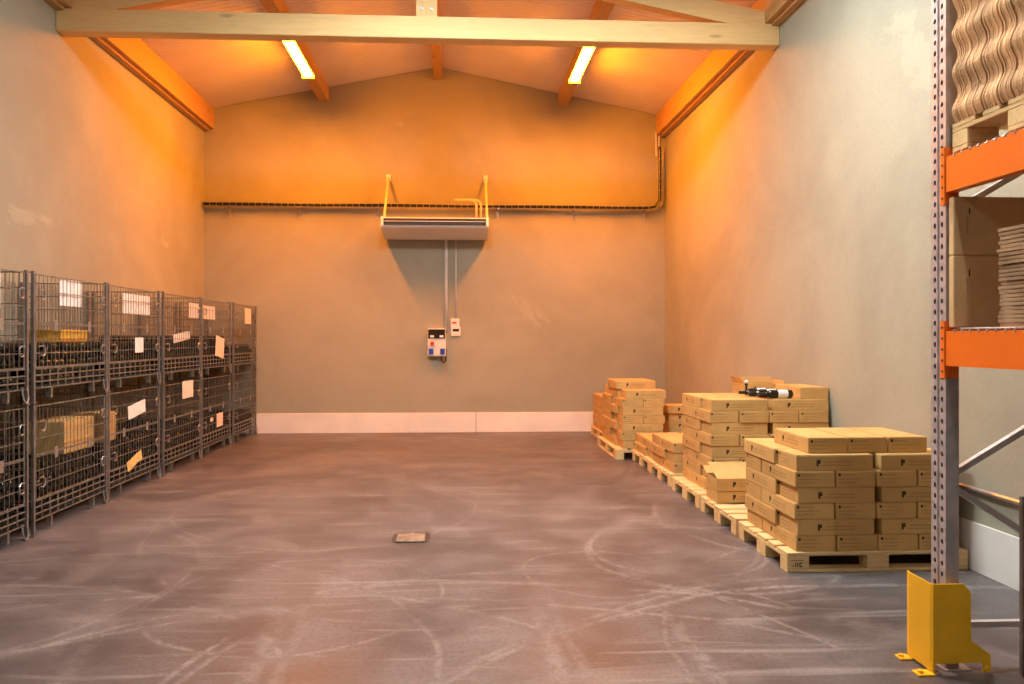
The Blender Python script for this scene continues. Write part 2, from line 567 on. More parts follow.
# white plinths
PH = 0.315
bb = bpy.data.objects.new('baseboard_back', None)
C.objects.link(bb)
struct(bb)
bb.location = (0, YB, 0)
for x0, x1 in ((XL, 0.266), (0.276, XR)):
    MB().cbox(x0, x1, -0.018, -0.0005, 0, PH, 0.003).obj('board', M['plinth'], bb)
for nm, xa, xb in (('baseboard_left', XL + .0005, XL + 0.018), ('baseboard_right', XR - 0.018, XR - .0005)):
    e = bpy.data.objects.new(nm, None)
    C.objects.link(e)
    struct(e)
    e.location = (xa, 0, 0)
    for k in range(6):
        y0 = YB - 0.02 - 4 * k
        MB().cbox(0, xb - xa, max(YF + .01, y0 - 3.99), y0, 0, PH, 0.003).obj('board', M['plinth'], e)

# ------------------------------------------------------------------ roof timbers
WP = 4.79           # underside of the wall plates
for nm, side, lab in (('wall_plate', -1, 'long wooden wall plate beam under the roof along the left wall'),
                      ('wall_plate', 1, 'long wooden wall plate beam under the roof along the right wall')):
    xa = XL if side < 0 else XR
    s = -side
    t = thing(nm, lab, 'beam', (xa, YB, WP))
    zt = roof(xa + s * 0.15) - WP - 0.004
    MB().prism([(s * 0.002, 0.0), (s * 0.15, 0.0), (s * 0.15, zt), (s * 0.002, zt - 0.035)], YF - YB + .01, -0.002).obj('timber', M['beam_y'], t)
    MB().box(min(s * 0.002, s * 0.085), max(s * 0.002, s * 0.085), YF - YB + .01, -0.002, -0.03, -0.0).obj('batten', M['beam_y'], t)
for x, w, lab in ((-0.33, 0.14, 'wooden ridge purlin under the peak of the roof'),
                  (-2.137, 0.15, 'wooden roof purlin carrying the left yellow tube lamp'),
                  (1.673, 0.15, 'wooden roof purlin carrying the right yellow tube lamp')):
    z0 = 5.635 if w < 0.145 else 5.255
    tag(MB().prism([(-w / 2, 0), (w / 2, 0), (w / 2, roof(x + w / 2) - z0 - .004), (-w / 2, roof(x - w / 2) - z0 - .004)] if w > .145 else
                   [(-w / 2, 0), (w / 2, 0), (w / 2, roof(x + w / 2) - z0 - .004), (XC - x, APEX - z0 - .004), (-w / 2, roof(x - w / 2) - z0 - .004)],
                   YF - YB + .01, -0.002).obj('roof_purlin', M['beam_y'], loc=(x, YB, z0)), lab, 'beam')

TY0, TY1 = 7.30, 7.46
t = thing('roof_truss', 'pale wooden roof truss spanning the room from wall to wall', 'truss', (XC, TY0, 4.56))
bz = 4.56
MB().cbox(XL - XC + .002, XR - XC - .002, 0, TY1 - TY0, 0, 0.222, 0.006).obj('tie_beam', M['beam_x'], t)
for s in (-1, 1):
    xe = (XR - XC - .004) if s > 0 else -(XC - XL - .004)
    a = 5.835 - 0.215 - bz
    poly = [(xe, 0.226), (xe, a - SLOPE * abs(xe)), (s * 0.11, a - SLOPE * 0.11), (s * 0.11, a - SLOPE * 0.11 - 0.21), (s * abs((a - 0.21 - 0.226) / SLOPE), 0.226)]
    MB().prism(poly, 0.02, TY1 - TY0 - 0.02).obj('top_chord', M['beam_x'], t)
kp = MB().box(-0.105, 0.105, 0.01, TY1 - TY0 - 0.01, 0.222, 5.60 - bz).obj('king_post', M['beam_z'], t)
for dx, dz in ((-0.05, 0.3), (0.05, 0.3)):
    MB().lathe([(0, 0), (0.018, 0), (0.018, 0.012), (0, 0.012)], 'Y', 8, org=(dx, -0.003, dz)).obj('bolt', M['galv'], kp)


# ------------------------------------------------------------------ lamps
def lamp(x, y0, y1, z, mat, label, group, deep=False):
    t = thing('tube_lamp', label, 'lamp', (x, (y0 + y1) / 2, z), group)
    L = (y1 - y0) / 2
    MB().cbox(-0.05, 0.05, -L, L, 0.055, 0.105, 0.008).obj('housing', M['housing'], t)
    if deep:      # batten in a deep trough reflector
        MB().prism([(-0.09, 0.058), (0.09, 0.058), (0.09, 0.024), (0.085, 0.024), (0.085, 0.05), (-0.085, 0.05), (-0.085, 0.024), (-0.09, 0.024)], -L, L).obj('reflector', M['housing'], t)
        MB().box(-0.08, 0.08, -L + 0.014, L - 0.014, 0.022, 0.046).obj('diffuser', mat, t)
        lo = 0.03
    else:         # batten with a bulging diffuser
        MB().prism([(-0.07, 0.058), (0.07, 0.058), (0.076, 0.046), (-0.076, 0.046)], -L, L).obj('tray', M['housing'], t)
        n = 10
        prof = [(0.072 * math.cos(PI * i / n), 0.046 - 0.036 * math.sin(PI * i / n)) for i in range(n + 1)]
        MB().prism(prof, -L + 0.014, L - 0.014).obj('diffuser', mat, t)
        lo = 0.0
    for s in (-1, 1):
        MB().cbox(-0.09, 0.09, s * L - 0.012, s * L + 0.012, lo, 0.062, 0.004).obj('end_cap', M['housing'], t)
    return t


lamp(-2.115, 8.82, 10.16, 5.149, M['tube_orange'], 'left glowing yellow tube lamp beyond the truss', 'yellow tube lamps')
lamp(1.65, 8.82, 10.16, 5.149, M['tube_orange'], 'right glowing yellow tube lamp beyond the truss', 'yellow tube lamps')
lamp(1.65, 4.35, 5.7, 5.149, M['tube_white_right'], 'white tube lamp on the right purlin nearer than the truss', 'white tube lamps', True)
hung = lamp(-0.33, 4.35, 5.7, 5.149, M['tube_white'], 'white tube lamp hanging below the ridge purlin nearer than the truss', 'white tube lamps', True)
for yy in (-0.5, 0.5):
    MB().tube((0, yy, 0.10), (0, yy, 0.486), 0.006, 6).obj('hanging_rod', M['galv'], hung)
lamp(1.65, -1.0, 0.35, 5.149, M['fill_white_back'], 'white tube lamp on the right purlin behind the camera, added as fill', 'white tube lamps', True)  # unseen pair added to brighten the rack cartons from behind the camera
lamp(-2.115, -1.0, 0.35, 5.149, M['fill_white_back'], 'white tube lamp on the left purlin behind the camera, added as fill', 'white tube lamps', True)

# ------------------------------------------------------------------ cable tray and air conditioner on the back wall
TZ = 3.56
t = thing('cable_tray', 'long wire basket cable tray running along the back wall', 'cable tray', (0, YB, TZ))
x0, x1 = XL + 0.006, 3.26
D0, D1, HH = -0.035, -0.155, 0.06


mb = MB()
R_ = 0.16
bend = [(x1 - R_ + R_ * math.sin(q), R_ - R_ * math.cos(q)) for q in [PI / 2 * i / 6 for i in range(7)]]
line = [(x0, 0.0)] + bend + [(x1, 4.52 - TZ)]
for d, off in ((D0, HH), (D0, 0.0), ((D0 + D1) / 2, 0.0), (D1, 0.0), (D1, HH)):
    pts = []
    for k, (x, z) in enumerate(line):
        a = line[max(k - 1, 0)]
        b = line[min(k + 1, len(line) - 1)]
        tx, tz = b[0] - a[0], b[1] - a[1]
        l = math.hypot(tx, tz)
        pts.append((x - tz / l * off, d, z + tx / l * off))
    mb.path(pts, 0.004, 5)
mb.obj('long_wire', M['galv'], t)
mb = MB()
xx = x0 + 0.03
while xx < x1 - R_:
    mb.path([(xx, D0, HH), (xx, D0, 0), (xx, D1, 0), (xx, D1, HH)], 0.0035, 4)
    xx += 0.1
zz = R_ + 0.05
while zz < 4.50 - TZ:
    mb.path([(x1 - HH, D0, zz), (x1, D0, zz), (x1, D1, zz), (x1 - HH, D1, zz)], 0.0035, 4)
    zz += 0.1
mb.obj('cross_wire', M['galv'], t)['kind'] = 'stuff'
for bx in (-3.6, -2.513, -1.3, 0.62, 1.836, 3.0):
    mb = MB()
    mb.box(bx - 0.018, bx + 0.018, -0.006, -0.0005, -0.16, 0.10)
    mb.box(bx - 0.018, bx + 0.018, -0.165, -0.006, -0.014, -0.005)
    mb.prism([(-0.006, -0.13), (-0.006, -0.11), (-0.14, -0.014), (-0.155, -0.014)], bx - 0.004, bx + 0.004, 'YZ')
    mb.obj('bracket', M['galv'], t)

# cables lying in it
mb = MB()
for k in range(4):
    dy = -0.058 - 0.021 * k
    pts = []
    n = 60
    for i in range(n + 1):
        x = x0 + 0.01 + (x1 - 0.22 - x0) * i / n
        pts.append((x, dy + 0.008 * math.sin(x * 2.1 + k * 2), 0.022 + 0.012 * (k % 2) + 0.012 * abs(math.sin(x * 1.3 + k))))
    pts += [(x1 - 0.10 - 0.01 * k, dy, 0.06), (x1 - 0.035 - 0.012 * (k % 2), dy, 0.16), (x1 - 0.03 - 0.012 * (k % 2), dy, 0.4), (x1 - 0.03 - 0.012 * (k % 2), dy, 1.02)]
    mb.path(pts, 0.013, 6)
tag(mb.obj('cable_bundle', M['cable'], smooth=True, loc=(0, YB, TZ)), 'bundle of black cables lying in the wire tray on the back wall', 'cables')
for k, dx in enumerate((0.0, 0.05)):
    mb = MB()
    mb.tube((0, 0, 0), (0, 0, 0.38), 0.014, 8)
    tag(mb.obj('conduit', M['pvc'], loc=(3.19 + dx, YB - 0.0155, 4.45)),
        ('left' if k == 0 else 'right') + ' of two short grey conduits rising above the tray in the corner', 'conduit', 'conduits in the corner')

# air conditioner
AX, AW = -0.36, 0.805
AY0, AY1 = 10.74, 11.40
t = thing('air_conditioner', 'white suspended air conditioner hanging on the back wall', 'air conditioner', (AX, AY0, 3.065))
prof = [(0.0, 0.125), (0.0, 0.235), (0.03, 0.25), (AY1 - AY0, 0.25), (AY1 - AY0, 0.0), (0.50, 0.0), (0.03, 0.10)]
MB().prism(prof, -AW + 0.03, AW - 0.03, 'YZ').obj('casing', M['ac'], t)
for s in (-1, 1):
    pr = [(-0.012, 0.12), (-0.012, 0.232), (0.02, 0.258), (AY1 - AY0, 0.258), (AY1 - AY0, -0.008), (0.50, -0.008), (0.02, 0.095)]
    MB().prism(pr, s * AW - (0.03 if s > 0 else 0), s * AW + (0.03 if s < 0 else 0), 'YZ').obj('side_cover', M['ac'], t)
ov = MB().box(-AW + 0.04, AW - 0.04, -0.006, 0.02, 0.128, 0.230).obj('outlet', M['black'], t)
MB().cbox(-AW + 0.05, AW - 0.05, -0.012, -0.004, 0.184, 0.191, 0.002).obj('louver', M['ac'], ov)
for s, wx in ((-1, -1.12), (1, 0.425)):
    mb = MB()
    lx = wx - AX
    mb.prism([(0.04, 0.25), (0.075, 0.25), (YB - AY0 - 0.015, 0.99), (YB - AY0 - 0.045, 0.99)], lx - 0.016, lx + 0.016, 'YZ')
    mb.obj('hanger_strap', M['copper'], t)
    mb = MB()
    mb.box(lx - 0.035, lx + 0.035, YB - AY0 - 0.02, YB - AY0 - 0.0005, 0.93, 1.04)
    mb.lathe([(0, 0), (0.02, 0), (0.02, 0.03), (0, 0.03)], 'Y', 8, org=(lx, YB - AY0 - 0.05, 0.985))
    mb.obj('wall_bracket', M['box_white'], t)
for dx in (0.63, 0.70):
    mb = MB()
    pts = [(dx, 0.30, 0.28), (dx, 0.30, 0.48)] + [(dx - 0.09 * (1 - math.cos(q)), 0.30, 0.48 + 0.09 * math.sin(q)) for q in (0.5, 1.0, 1.57)] + [(dx - 0.35, 0.32, 0.575)]
    mb.path(pts, 0.018, 8)
    mb.obj('refrigerant_pipe', M['copper'], t, smooth=True)

# controls below it
tag(MB().tube((0, 0, 0), (0, 0, 1.45), 0.027, 10).obj('conduit', M['pvc'], smooth=True, loc=(-0.205, YB - 0.0285, 1.62)),
    'thick grey conduit dropping from the air conditioner to the socket box', 'conduit')
tag(MB().tube((0, 0, 0), (0, 0, 1.30), 0.013, 8).obj('conduit', M['pvc'], smooth=True, loc=(-0.05, YB - 0.0145, 1.78)),
    'thin grey conduit dropping to the small wall controller', 'conduit')
t = thing('socket_box', 'white switch and socket box with blue sockets on the back wall', 'switch box', (-0.335, YB, 1.215))
MB().cbox(-0.16, 0.125, -0.12, -0.0005, 0.0, 0.44, 0.01).obj('housing', M['box_white'], t)
MB().cbox(-0.15, 0.115, -0.135, -0.12, 0.285, 0.43, 0.006).obj('smoked_cover', M['smoke'], t)
for dx in (-0.09, 0.06):
    MB().box(dx - 0.03, dx + 0.03, -0.140, -0.135, 0.30, 0.335).obj('breaker_handle', M['box_white'], t)
MB().lathe([(0, -0.165), (0.03, -0.165), (0.034, -0.12)], 'Y', 12, org=(-0.085, 0, 0.205)).obj('rotary_switch', M['red'], t)
for dx in (-0.105, 0.075):
    sk = MB().cbox(dx - 0.036, dx + 0.036, -0.15, -0.12, 0.035, 0.125, 0.008).obj('socket', M['blue'], t)
    MB().box(dx - 0.028, dx + 0.028, -0.156, -0.15, 0.10, 0.115).obj('hinge', M['blue'], sk)
pts = [(0.06, -0.10, 0.01), (0.055, -0.11, -0.06), (0.09, -0.11, -0.10), (0.13, -0.10, -0.06), (0.125, -0.09, 0.0), (0.13, -0.06, 0.12)]
MB().path(pts, 0.014, 6).obj('cable_loop', M['cable'], t, smooth=True)
t = thing('wall_controller', 'small white wall controller under the thin conduit', 'controller', (-0.05, YB, 1.535))
MB().cbox(-0.075, 0.075, -0.03, -0.0005, 0.0, 0.15, 0.006).obj('housing', M['box_white'], t)
MB().cbox(-0.085, 0.055, -0.028, -0.0005, 0.145, 0.28, 0.006).obj('cover', M['box_white'], t)
MB().box(-0.05, 0.05, -0.0325, -0.03, 0.075, 0.115).obj('display', M['smoke'], t)
MB().box(-0.06, 0.01, -0.030, -0.028, 0.20, 0.23).obj('warning_mark', M['red'], t)

# ------------------------------------------------------------------ floor drain
t = thing('floor_drain', 'rectangular floor drain with bronze cover plate', 'drain', (-0.36, 5.41, 0))
fr = MB()
fr.prism([(-0.105, -0.13), (-0.135, -0.10), (-0.145, 0.0), (-0.135, 0.10), (-0.105, 0.14), (0.105, 0.14), (0.135, 0.10), (0.145, 0.0), (0.135, -0.10), (0.105, -0.13)], 0.0002, 0.003, 'XY')
fr.obj('rim', M['drain_frame'], t)
pl = MB().cbox(-0.105, 0.105, -0.125, 0.085, 0.003, 0.012, 0.003).obj('cover_plate', M['drain_plate'], t)
for i in range(5):
    MB().cbox(-0.085 + 0.037 * i, -0.062 + 0.037 * i, -0.05, 0.03, 0.0119, 0.0135, 0.0005).obj('raised_bar', M['drain_plate'], pl)
MB().cbox(-0.012, 0.012, 0.085, 0.115, 0.003, 0.012, 0.002).obj('lifting_lug', M['drain_plate'], pl)

# ------------------------------------------------------------------ wire cages with bottles, left
CX, CW, CD, CHT = -3.22, 1.112, 0.74, 1.005
cage_mesh = {}


def cage_meshes():
    r = 0.0025
    mb = MB()
    mb.box(-0.011, 0.011, -0.011, 0.011, 0.0, CHT)
    mb.box(-0.019, 0.019, -0.019, 0.019, 0.0, 0.012)
    cage_mesh['leg'] = mb.mesh('leg', M['cage_steel'])
    # base: rails and floor grid
    mb = MB()
    for z in (0.115, 0.165, 0.215, 0.265):
        for x in (0.0, -CD):
            mb.tube((x, 0.018, z), (x, CW - 0.018, z), 0.006, 5, cap=False)
    for i in range(1, 10):
        y = CW * i / 10
        for x in (0.0, -CD):
            mb.tube((x, y, 0.11), (x, y, 0.27), 0.005, 5, cap=False)
    for z in (0.115, 0.19, 0.265):
        for y in (0.0, CW):
            mb.tube((0, y, z), (-CD, y, z), 0.005, 4, cap=False)
    for i in range(1, 24):
        y = CW * i / 24
        mb.tube((0, y, 0.125), (-CD, y, 0.125), 0.0035, 4, cap=False)
    for i in range(1, 6):
        mb.tube((-CD * i / 6, 0, 0.118), (-CD * i / 6, CW, 0.118), 0.0045, 4, cap=False)
    for y in (0.25, 0.9):
        for x in (-0.02, -CD + 0.02):
            mb.box(x - 0.02, x + 0.02, y - 0.012, y + 0.012, 0.03, 0.115)
    cage_mesh['base_frame'] = mb.mesh('base_frame', M['wire'])

    def gate(z0, z1, nh):
        mb = MB()
        a, b = 0.03, CW - 0.03
        for p, q in (((0, a, z0), (0, b, z0)), ((0, a, z1), (0, b, z1)), ((0, a, z0), (0, a, z1)), ((0, b, z0), (0, b, z1))):
            mb.tube(p, q, 0.0055, 5, cap=False)
        n = 19
        for i in range(1, n):
            y = a + (b - a) * i / n
            mb.tube((-.004, y, z0), (-.004, y, z1), r, 4, cap=False)
        for i in range(1, nh):
            z = z0 + (z1 - z0) * i / nh
            mb.tube((0.002, a, z), (0.002, b, z), 0.0042, 4, cap=False)
        return mb.mesh('gate', M['wire'])
    cage_mesh['lower_gate'] = gate(0.275, 0.60, 3)
    cage_mesh['upper_gate'] = gate(0.612, 0.985, 3)
    mb = MB()
    n = 15
    for i in range(1, n):
        x = -CD * i / n
        mb.tube((x, 0, 0.27), (x, 0, CHT - 0.01), r, 4, cap=False)
    for i in range(0, 7):
        z = 0.28 + (CHT - 0.29) * i / 6
        mb.tube((0, 0.002, z), (-CD, 0.002, z), 0.0042, 4, cap=False)
    cage_mesh['side_panel'] = mb.mesh('side_panel', M['wire'])
    mb = MB()
    n = 22
    for i in range(1, n):
        y = CW * i / n
        mb.tube((0, y, 0.27), (0, y, CHT - 0.01), r, 4, cap=False)
    for i in range(0, 7):
        z = 0.28 + (CHT - 0.29) * i / 6
        mb.tube((0.003, 0.02, z), (0.003, CW - 0.02, z), 0.0042, 4, cap=False)
    cage_mesh['back_panel'] = mb.mesh('back_panel', M['wire'])
    mb = MB()
    mb.path([(0.004, -0.03, 0.03), (0.016, -0.03, 0.035), (0.018, 0.01, 0.04), (0.018, 0.035, 0.02), (0.018, 0.035, -0.02), (0.018, 0.01, -0.04), (0.016, -0.02, -0.03)], 0.006, 5)
    cage_mesh['latch'] = mb.mesh('latch', M['galv'])
    mb = MB()
    mb.cbox(0.0045, 0.0085, -0.022, 0.022, -0.03, 0.055, 0.001)
    cage_mesh['hinge_plate'] = mb.mesh('hinge_plate', M['galv'])
    mb = MB()
    mb.path([(0.0, -0.03, 0.14), (0.012, -0.03, 0.05), (0.014, 0, 0.015), (0.012, 0.03, 0.05), (0.0, 0.03, 0.14)], 0.007, 5)
    cage_mesh['stacking_loop'] = mb.mesh('stacking_loop', M['galv'])


cage_meshes()


def make_cage(x, y, z, label, rz=0.0):
    t = thing('wire_cage', label, 'cage', (x, y, z), 'stacked wire cages', rz)
    for lx, ly in ((0, 0), (0, CW), (-CD, 0), (-CD, CW)):
        ob('leg', cage_mesh['leg'], t, (lx, ly, 0))
    ob('base_frame', cage_mesh['base_frame'], t)
    ob('lower_gate', cage_mesh['lower_gate'], t)
    ob('upper_gate', cage_mesh['upper_gate'], t)
    ob('side_panel', cage_mesh['side_panel'], t)
    ob('side_panel', cage_mesh['side_panel'], t, (0, CW, 0))
    ob('back_panel', cage_mesh['back_panel'], t, (-CD, 0, 0))
    for ly, s in ((0.085, 1), (CW - 0.085, -1)):
        for lz in (0.40, 0.83):
            o = ob('latch', cage_mesh['latch'], t, (0.004, ly, lz))
            o.scale = (1, s, 1)
    for ly in (0.30, CW - 0.30):
        ob('hinge_plate', cage_mesh['hinge_plate'], t, (0, ly, 0.585))
    ob('stacking_loop', cage_mesh['stacking_loop'], t, (0.02, CW - 0.06, 0.0))
    return t


# bottle lying with its base towards the aisle (base at x = 0, neck towards -x)
BR = 0.0385
bp = [(0.0, -0.018), (0.014, -0.012), (0.028, 0.0), (0.036, 0.003), (BR, 0.010), (BR, 0.185), (0.034, 0.205), (0.020, 0.228), (0.0145, 0.245),
      (0.0145, 0.285), (0.0165, 0.287), (0.0165, 0.300), (0.0, 0.300)]
mbb = MB().lathe([(r, -h_) for r, h_ in bp], 'X', 12)
bottle_me = mbb.mesh('wine_bottle', M['glass'], smooth=True)
bottle_tpl = ([Vector(v) for v in mbb.v], list(mbb.f))

starts = [4.38, 5.57, 6.745, 7.935, 9.125, 10.285]
where = ['at the left picture edge', 'second from the left edge', 'third from the left edge', 'fourth from the left edge',
         'fifth from the left edge', 'next to the back wall']
layers_up = [5, 5, 5, 6, 6, 4]
layers_lo = [6, 6, 6, 6, 5, 4]
cages = {}
NTH = ['first', 'second', 'third', 'fourth', 'fifth', 'sixth', 'seventh', 'eighth', 'ninth', 'tenth', 'eleventh', 'twelfth']
ORD_ = ['bottom'] + NTH[1:]
stuff_v, stuff_f = [], []
n_ind = 0
jit = [0, 0.004, -0.006, 0.008, -0.004, 0.03]
for lvl in (1, 0):
    for ci in (1, 2, 0, 3, 4, 5):
        z0 = 0.0 if lvl == 0 else CHT + 0.002
        row = 'lower' if lvl == 0 else 'upper'
        x = CX + jit[ci]
        cages[(ci, lvl)] = make_cage(x, starts[ci], z0, f'{row} wire bottle cage {where[ci]}')
        nl = (layers_lo if lvl == 0 else layers_up)[ci]
        for k in range(nl):
            cnt = 12 if k % 2 == 0 else 11
            for j in range(cnt):
                by = 0.050 + 0.092 * j + (0.046 if k % 2 else 0) + random.uniform(-0.0004, 0.0004)
                bz_ = z0 + 0.132 + BR + 0.064 * k
                if k == nl - 1 and random.random() < 0.12:
                    continue
                bx = x - 0.055 - random.uniform(0, 0.018)
                indiv = ci in (1, 2) or (ci == 0 and starts[0] + by > 5.05) or (ci == 3 and lvl == 1)
                if indiv and n_ind < 299:
                    o = ob('wine_bottle', bottle_me, None, (bx, starts[ci] + by, bz_), (random.uniform(0, 6), 0, 0))
                    tag(o, f'dark bottle, {NTH[j]} from left, {ORD_[k]} layer, {row} cage {where[ci]}' if ci else f'dark bottle, {NTH[cnt - 1 - j]} from right, {ORD_[k]} layer, {row} cage {where[ci]}', 'bottle', f'bottles in the {row} cage {where[ci]}')
                    n_ind += 1
                else:
                    o_ = len(stuff_v)
                    stuff_v += [v + Vector((bx, starts[ci] + by, bz_)) for v in bottle_tpl[0]]
                    stuff_f += [tuple(i + o_ for i in f) for f in bottle_tpl[1]]
                # second row behind, bases to the wall
                o_ = len(stuff_v)
                stuff_v += [Vector((-v.x - 0.645 + bx, v.y + starts[ci] + by, v.z + bz_)) for v in bottle_tpl[0]]
                stuff_f += [tuple(i + o_ for i in reversed(f)) for f in bottle_tpl[1]]
me = bpy.data.meshes.new('wine_bottles')
me.from_pydata([tuple(v) for v in stuff_v], [], stuff_f)
me.materials.append(M['glass'])
me.polygons.foreach_set('use_smooth', [True] * len(me.polygons))
o = tag(ob('wine_bottles', me), 'further dark wine bottles lying deeper in the wire cages', 'bottles')
o['kind'] = 'stuff'


def paper(ci, lvl, y0, y1, z0, z1, mat, lab, dx=0.012, tilt=0.0):
    c = cages[(ci, lvl)]
    w, h_ = (y1 - y0) / 2, (z1 - z0) / 2
    mb = MB()
    n = 4
    for i in range(n):
        a, b = -w + 2 * w * i / n, -w + 2 * w * (i + 1) / n
        fa, fb = 0.004 * math.sin(i * 1.7), 0.004 * math.sin((i + 1) * 1.7)
        mb.add([(fa, a, -h_), (fb, b, -h_), (fb, b, h_), (fa, a, h_), (fa - .0015, a, -h_), (fb - .0015, b, -h_), (fb - .0015, b, h_), (fa - .0015, a, h_)],
               [(0, 1, 2, 3), (7, 6, 5, 4), (0, 4, 5, 1), (3, 2, 6, 7)] + ([(0, 3, 7, 4)] if i == 0 else []) + ([(1, 5, 6, 2)] if i == n - 1 else []))
    o = mb.obj('paper_sheet', mat, c, loc=(dx, (y0 + y1) / 2 - starts[ci], (z0 + z1) / 2 - c.location.z))
    o.rotation_euler = (tilt, 0, 0)
    o['label'] = lab


W_, K_, Y_ = M['paper'], M['paper_pink'], M['paper_yellow']
paper(0, 1, 5.02, 5.21, 1.72, 1.98, W_, 'white paper sheet', -0.014)
paper(1, 1, 5.95, 6.29, 1.77, 1.99, W_, 'white paper sheet', -0.014)
paper(2, 1, 7.06, 7.66, 1.74, 1.94, W_, 'large white paper sheet', -0.014)
paper(2, 1, 7.27, 7.45, 1.36, 1.51, W_, 'white paper tag', 0.012)
paper(3, 1, 8.25, 8.75, 1.47, 1.57, W_, 'bluish white paper', -0.014, 0.1)
paper(3, 1, 8.72, 9.03, 1.75, 1.93, W_, 'white paper sheet', -0.014)
paper(4, 1, 9.62, 9.95, 1.25, 1.52, K_, 'pinkish paper tag', 0.012, -0.15)
paper(4, 1, 9.16, 9.66, 1.75, 1.92, W_, 'white paper sheet', -0.014)
paper(5, 1, 10.80, 11.10, 1.72, 1.95, K_, 'pinkish paper tag', 0.012)
paper(2, 0, 7.12, 7.50, 0.73, 0.86, W_, 'white crumpled paper', 0.012, 0.12)
paper(2, 0, 7.10, 7.42, 0.24, 0.34, Y_, 'yellow patterned paper', 0.012, 0.25)
paper(3, 0, 8.45, 8.78, 0.80, 1.0, K_, 'pinkish white paper', 0.012)
paper(4, 0, 9.66, 9.90, 0.32, 0.50, K_, 'pinkish paper tag', 0.012)
paper(4, 0, 9.42, 9.52, 0.42, 0.47, K_, 'small paper tag', 0.012)


# ------------------------------------------------------------------ cartons
CL, CWD, CHH = 0.512, 0.2670, 0.1035
card_cache = {}


def carton_mesh(kind):
    if kind in card_cache:
        return card_cache[kind]
    bm = bmesh.new()
    bmesh.ops.create_cube(bm, size=1.0)
    L, W, H = CL - 0.004, CWD - 0.004, CHH - 0.0045
    for v in bm.verts:
        v.co = Vector((v.co.x * L, v.co.y * W, (v.co.z + 0.5) * H))
    bmesh.ops.bevel(bm, geom=list(bm.edges), offset=0.004, segments=1, affect='EDGES')
    uvl = bm.loops.layers.uv.new('UVMap')
    for f in bm.faces:
        n = f.normal
        big = f.calc_area() > 0.015
        f.material_index = 0
        if big and abs(n.y) > 0.9 and kind != 'plain':
            f.material_index = 1
        if big and abs(n.x) > 0.9 and kind != 'plain':
            f.material_index = 2
        for l in f.loops:
            p = l.vert.co
            if abs(n.y) > 0.5:
                l[uvl].uv = (0.5 - n.y / abs(n.y) * p.x / L, p.z / H)
            elif abs(n.x) > 0.5:
                l[uvl].uv = (0.5 + n.x / abs(n.x) * p.y / W, p.z / H)
            else:
                l[uvl].uv = (p.x / L + 0.5, p.y / W + 0.5)
    body = bpy.data.meshes.new('carton_body')
    bm.to_mesh(body)
    bm.free()
    for m in (M['card'], M['card_long'], M['card_short']):
        body.materials.append(m)
    mb = MB()
    mb.cbox(-L / 2 + 0.002, L / 2 - 0.002, -W / 2 + 0.002, W / 2 - 0.002, H, H + 0.0035, 0.0012)
    lid = mb.mesh('lid', M['card'])
    card_cache[kind] = (body, lid)
    return body, lid


def carton(cx, cy, z, along, label, group, plain=False, turn=0.0, half=False):
    """closed flat carton; along = 'X' or 'Y' says where the long side runs; (cx, cy) centre, z underside"""
    body, lid = carton_mesh('plain' if plain else 'print')
    t = thing('wine_carton', label, 'carton', (cx, cy, z), group, (0 if along == 'X' else PI / 2) + turn + (PI if random.random() < 0.0 else 0))
    ob('body', body, t)
    ob('lid', lid, t)
    return t


ORD = ['bottom', 'second', 'third', 'fourth', 'fifth', 'sixth', 'seventh', 'eighth', 'ninth']
PO4 = ['leftmost', 'second from left', 'third from left', 'rightmost']


def jt(a=0.004):
    return random.uniform(-a, a)


def pinwheel(x0, y0, z0, nl, stack, group, first='short', W=1.09, ins=0.012, back=-0.012):
    """1.06 x 0.76 layers: alternately four short ends or two long sides to the front"""
    for k in range(nl):
        short = (k % 2 == 0) == (first == 'short')
        z = z0 + CHH * k + 0.0003
        lay = ORD[k]
        jx = jt(0.006)
        if short:
            for j in range(4):
                carton(x0 + CWD / 2 + j * (CWD + 0.005) + jx + 0.0, y0 + CL / 2 + jt(0.005), z, 'Y',
                       f'brown carton {PO4[j]} in front, {lay} layer, {stack}', group)
            for j in range(2):
                carton(x0 + CL / 2 + j * (W - CL) + jx, y0 + CL + 0.008 + CWD / 2 + jt(0.003), z, 'X',
                       f'brown carton {"left" if j == 0 else "right"} at back, {lay} layer, {stack}', group)
        else:
            for j in range(2):
                carton(x0 + ins + CL / 2 + j * (W - CL - 0.02) + jx, y0 + 0.004 + CWD / 2 + jt(0.004), z, 'X',
                       f'brown carton {"left" if j == 0 else "right"} in front, {lay} layer, {stack}', group)
            for j in range(4):
                carton(x0 + back + CWD / 2 + j * (CWD + 0.007) + jx, y0 + CWD + 0.016 + CL / 2 + jt(0.004), z, 'Y',
                       f'brown carton {PO4[j]} at back, {lay} layer, {stack}', group)


# ------------------------------------------------------------------ pallets
pal_mesh = {}


def pmesh(key, sx, sy, sz, axis):
    k = (key, sx, sy, sz)
    if k not in pal_mesh:
        mb = MB()
        mb.cbox(-sx / 2, sx / 2, -sy / 2, sy / 2, 0, sz, 0.003)
        pal_mesh[k] = mb.mesh(key, M['pallet_x'] if axis == 'X' else M['pallet_y'])
    return pal_mesh[k]


